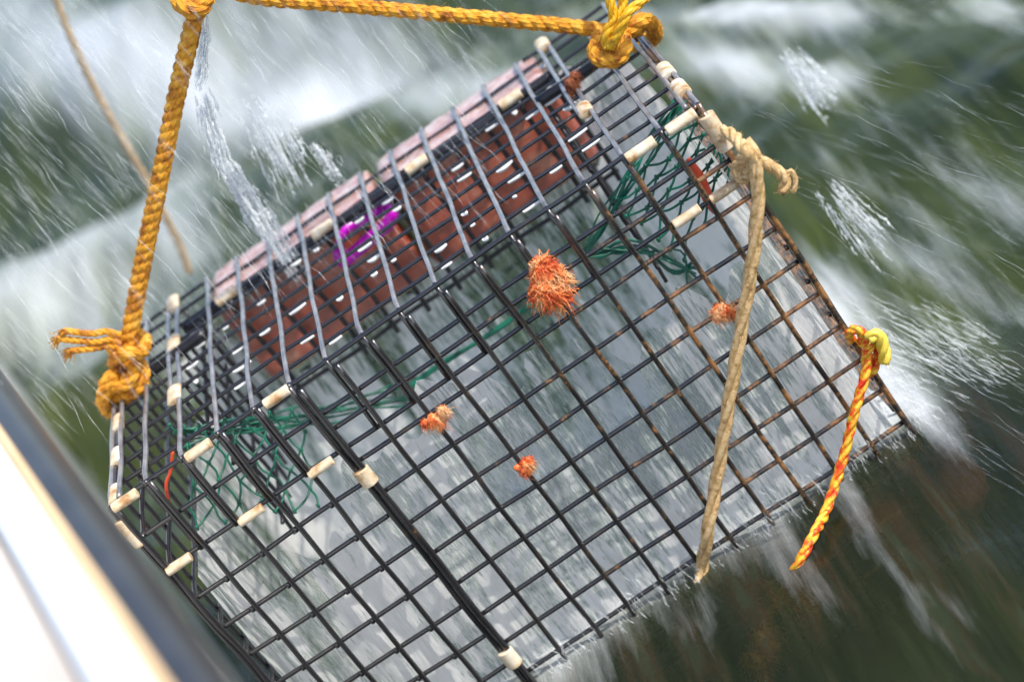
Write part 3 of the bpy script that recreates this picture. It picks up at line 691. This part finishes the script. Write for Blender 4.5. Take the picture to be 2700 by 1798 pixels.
# right knot
mb = MB()
kn = [(1590, 82, 5.5), (1575, 110, 5.1), (1568, 145, 4.9), (1590, 160, 4.7), (1625, 158, 4.6), (1648, 130, 4.7), (1642, 100, 5.0), (1620, 95, 5.6), (1605, 120, 5.8), (1612, 150, 5.6)]
rope(mb, spline([PY(*p) for p in kn], 10), .175, .8, fuzz=100, fl=.16, yarns=True)
kn = [(1640, 90, 5.4), (1668, 72, 5.2), (1698, 55, 5.3), (1722, 72, 5.8), (1724, 98, 6.4), (1700, 110, 7), (1670, 120, 7)]
rope(mb, spline([PY(*p) for p in kn], 10), .19, .8, fuzz=100, fl=.16, yarns=True)
kn = [(1600, 90, 5.6), (1630, 80, 5.2), (1660, 84, 5.3), (1690, 78, 5.6)]
rope(mb, spline([PY(*p) for p in kn], 10), .15, .8, fuzz=100, fl=.16, yarns=True)
mb.build('knot', M_ROPE, bro)

yro = empty('looped_rope', PY(1610, 110, 5), 'bright yellow twisted rope looped up through the knot at the top corner', 'rope')
for pts in ([(1600, 125, 4.6), (1600, 90, 4.5), (1618, 50, 4.5), (1610, 10, 4.5), (1606, -60, 4.6), (1606, -300, 4.8)],
            [(1612, 128, 4.6), (1620, 85, 4.55), (1636, 45, 4.7), (1643, 5, 4.8), (1640, -80, 4.8), (1640, -300, 4.8)],
            [(1606, 122, 4.5), (1628, 92, 4.3), (1650, 45, 4.2), (1672, 20, 4.3), (1702, -5, 4.4), (1760, -80, 4.6), (1800, -300, 4.8)]):
    mb = MB(); rope(mb, spline([PY(*p) for p in pts], 10), .115, 1.0, fuzz=20, yarns=True); mb.build('strand', M_ROPEY, yro)

tro = empty('door_rope', PY(1975, 420, -1), 'stiff tan rope slanting down across the right side of the trap into the water', 'rope')
mb = MB(); rope(mb, spline([PY(1962, 372, -.9), PY(1990, 420, -1.0), PY(1998, 520, -1.0), PY(1985, 680, -.9), PY(1955, 860, -.8), PY(1925, 1040, -.7), PY(1890, 1260, -.5), PY(1866, 1400, -.5), PZ(1852, 1490, -9.6), PZ(1843, 1560, -10.1), PZ(1836, 1660, -11.4)], 12), .155, 3.2, fuzz=10, yarns=False)
mb.build('rope_leg', M_TAN, tro)
mb = MB()
rope(mb, spline([PY(1905, 345, -.3), PY(1935, 360, -.6), PY(1962, 395, -1.1), PY(1985, 430, -.9), PY(1960, 470, -.5), PY(1945, 440, -.3), PY(1975, 400, -.6)], 10), .14, .8, fuzz=30)
rope(mb, spline([PY(1985, 415, -1), PY(2020, 432, -1), PY(2055, 455, -1), PY(2070, 478, -1), PY(2062, 510, -1)], 10), .13, .8, fuzz=60, fl=.2)
rope(mb, spline([PY(2070, 470, -1), PY(2085, 450, -1), PY(2098, 480, -1), PY(2090, 508, -1)], 8), .06, .8, fuzz=60, fl=.15)
mb.build('knot', M_TAN, tro)

two = empty('orange_twine', PY(2270, 885, -.4), 'orange and yellow twine knotted to the right edge of the trap', 'twine')
mb = MB(); rope(mb, spline([PY(2290, 930, -.5), PY(2278, 1000, -.6), PY(2252, 1090, -.7), PY(2225, 1200, -.8), PY(2180, 1340, -1.2), PZ(2145, 1410, -9.45), PZ(2108, 1480, -9.65), PZ(2065, 1560, -10.2), PZ(2020, 1640, -11.2)], 10), .12, 1.1, fuzz=10)
mb.build('twine_leg', M_TWINE, two)
mb = MB()
rope(mb, spline([PY(2248, 900, -.1), PY(2238, 880, -.3), PY(2255, 868, -.5), PY(2275, 880, -.5), PY(2268, 900, -.2), PY(2280, 905, -.4), PY(2295, 890, -.5), PY(2315, 905, -.5), PY(2312, 950, -.4), PY(2295, 985, -.4), PY(2282, 940, -.5), PY(2300, 905, -.6)], 10), .11, .8, fuzz=30)
mb.build('knot', M_TWINE, two)
mb = MB(); rope(mb, spline([PY(2290, 895, -.7), PY(2310, 880, -.7), PY(2326, 905, -.7), PY(2335, 955, -.7)], 10), .15, .9, fuzz=30); mb.build('knot_end', M_YEL, two)

flo = MB(); rope(flo, spline([PY(130, -60, 20), PY(170, 60, 20), PY(250, 235, 20), PY(330, 380, 20), PY(400, 500, 20), PY(470, 640, 20), PY(500, 720, 20)], 8), .12, 1.2, fuzz=4)
tag(flo.build('distant_line', M_TAN2), 'thin tan line running down beyond the bridle rope, out of focus', 'rope')

# ------------------------------------------------------------------ things under the surface
tuft('amber weed lying under the dark water below the orange twine', 2075, 1560, -WL-1.2, .8, 260, M_WEEDA, .6, None, 11, 'z')
tuft('amber weed at the bottom edge of the picture, under the dark water', 2010, 1720, -WL-1.2, .7, 260, M_WEEDA, .6, None, 12, 'z')
tuft('red brown weed under the water against the front of the trap', 1660, 1490, -WL-.7, .8, 260, M_WEEDB, .6, None, 13, 'z')
mbn = MB(); c = PZ(1750, 1640, -WL-1.0); rg = random.Random(4)
for _ in range(26):
    a = c+np.array([rg.gauss(0, .5), rg.gauss(0, .5), rg.gauss(0, .1)]); b_ = c+np.array([rg.gauss(0, .5), rg.gauss(0, .5), rg.gauss(0, .1)]); mbn.tube(spline([a, (a+b_)/2+.2, b_], 5), .05, 5)
tag(mbn.build('netting_clump', M_NET), 'green clump of netting under the dark water', 'netting')
fb = MB(); c = PZ(2505, 1270, -WL-1.5); fb.blob(c, .8, 1.6, .6, 20, 14, .06); fb.tube([c+np.array([0, 0, .6]), c+np.array([0, 0, .9])], .2, 10)
tag(fb.build('float', M_FLOAT), 'faded red float just under the water at the right', 'float')

# ------------------------------------------------------------------ boat rail
boat = empty('boat', (3, -12, -WL), 'white boat side with a dark rubber rub rail and a tan stripe', 'boat')
d = np.array([.2785, -.9604, 0]); nrm = np.array([.9604, .2785, 0]); O = np.array([1.2, -3.45, 5.0])
def extr(prof, name, m, s0=-60, s1=26, parent=boat, n=40):
    mb = MB(); k = len(prof)
    for i in range(n+1):
        s = s0+(s1-s0)*i/n; base = O+d*s
        for a, z in prof: mb.v.append(tuple(base+nrm*a+np.array([0, 0, z])))
    mb.f += [(i*k+j, i*k+(j+1) % k, (i+1)*k+(j+1) % k, (i+1)*k+j) for i in range(n) for j in range(k)]
    mb.f += [tuple(range(k)), tuple(n*k+j for j in range(k))]
    o = recalc(mb.build(name, m, parent)); 
    return o
extr([(-.55, .05)]+[(-.42+.44*math.sin(t), -.55+.62*math.cos(t)) for t in np.linspace(0, math.pi, 12)]+[(-.6, -1.2), (-.6, .05)], 'rub_rail', M_RUBBER)
extr([(-.735, .11), (-.72, .15), (-.58, .15), (-.555, .10), (-.555, -.8), (-.735, -.8)], 'trim_strip', M_TRIM)
extr([(-1.52, .16), (-1.49, .20), (-.77, .20), (-.74, .16), (-.74, -16), (-1.52, -16)], 'hull_side', M_WHITE)
extr([(-1.60, .02), (-1.525, .02), (-1.525, -2), (-1.60, -2)], 'deck_gap', M_GAP)
extr([(-40, .12), (-1.65, .12), (-1.605, .08), (-1.605, -1), (-40, -1)], 'deck', M_CREAM)
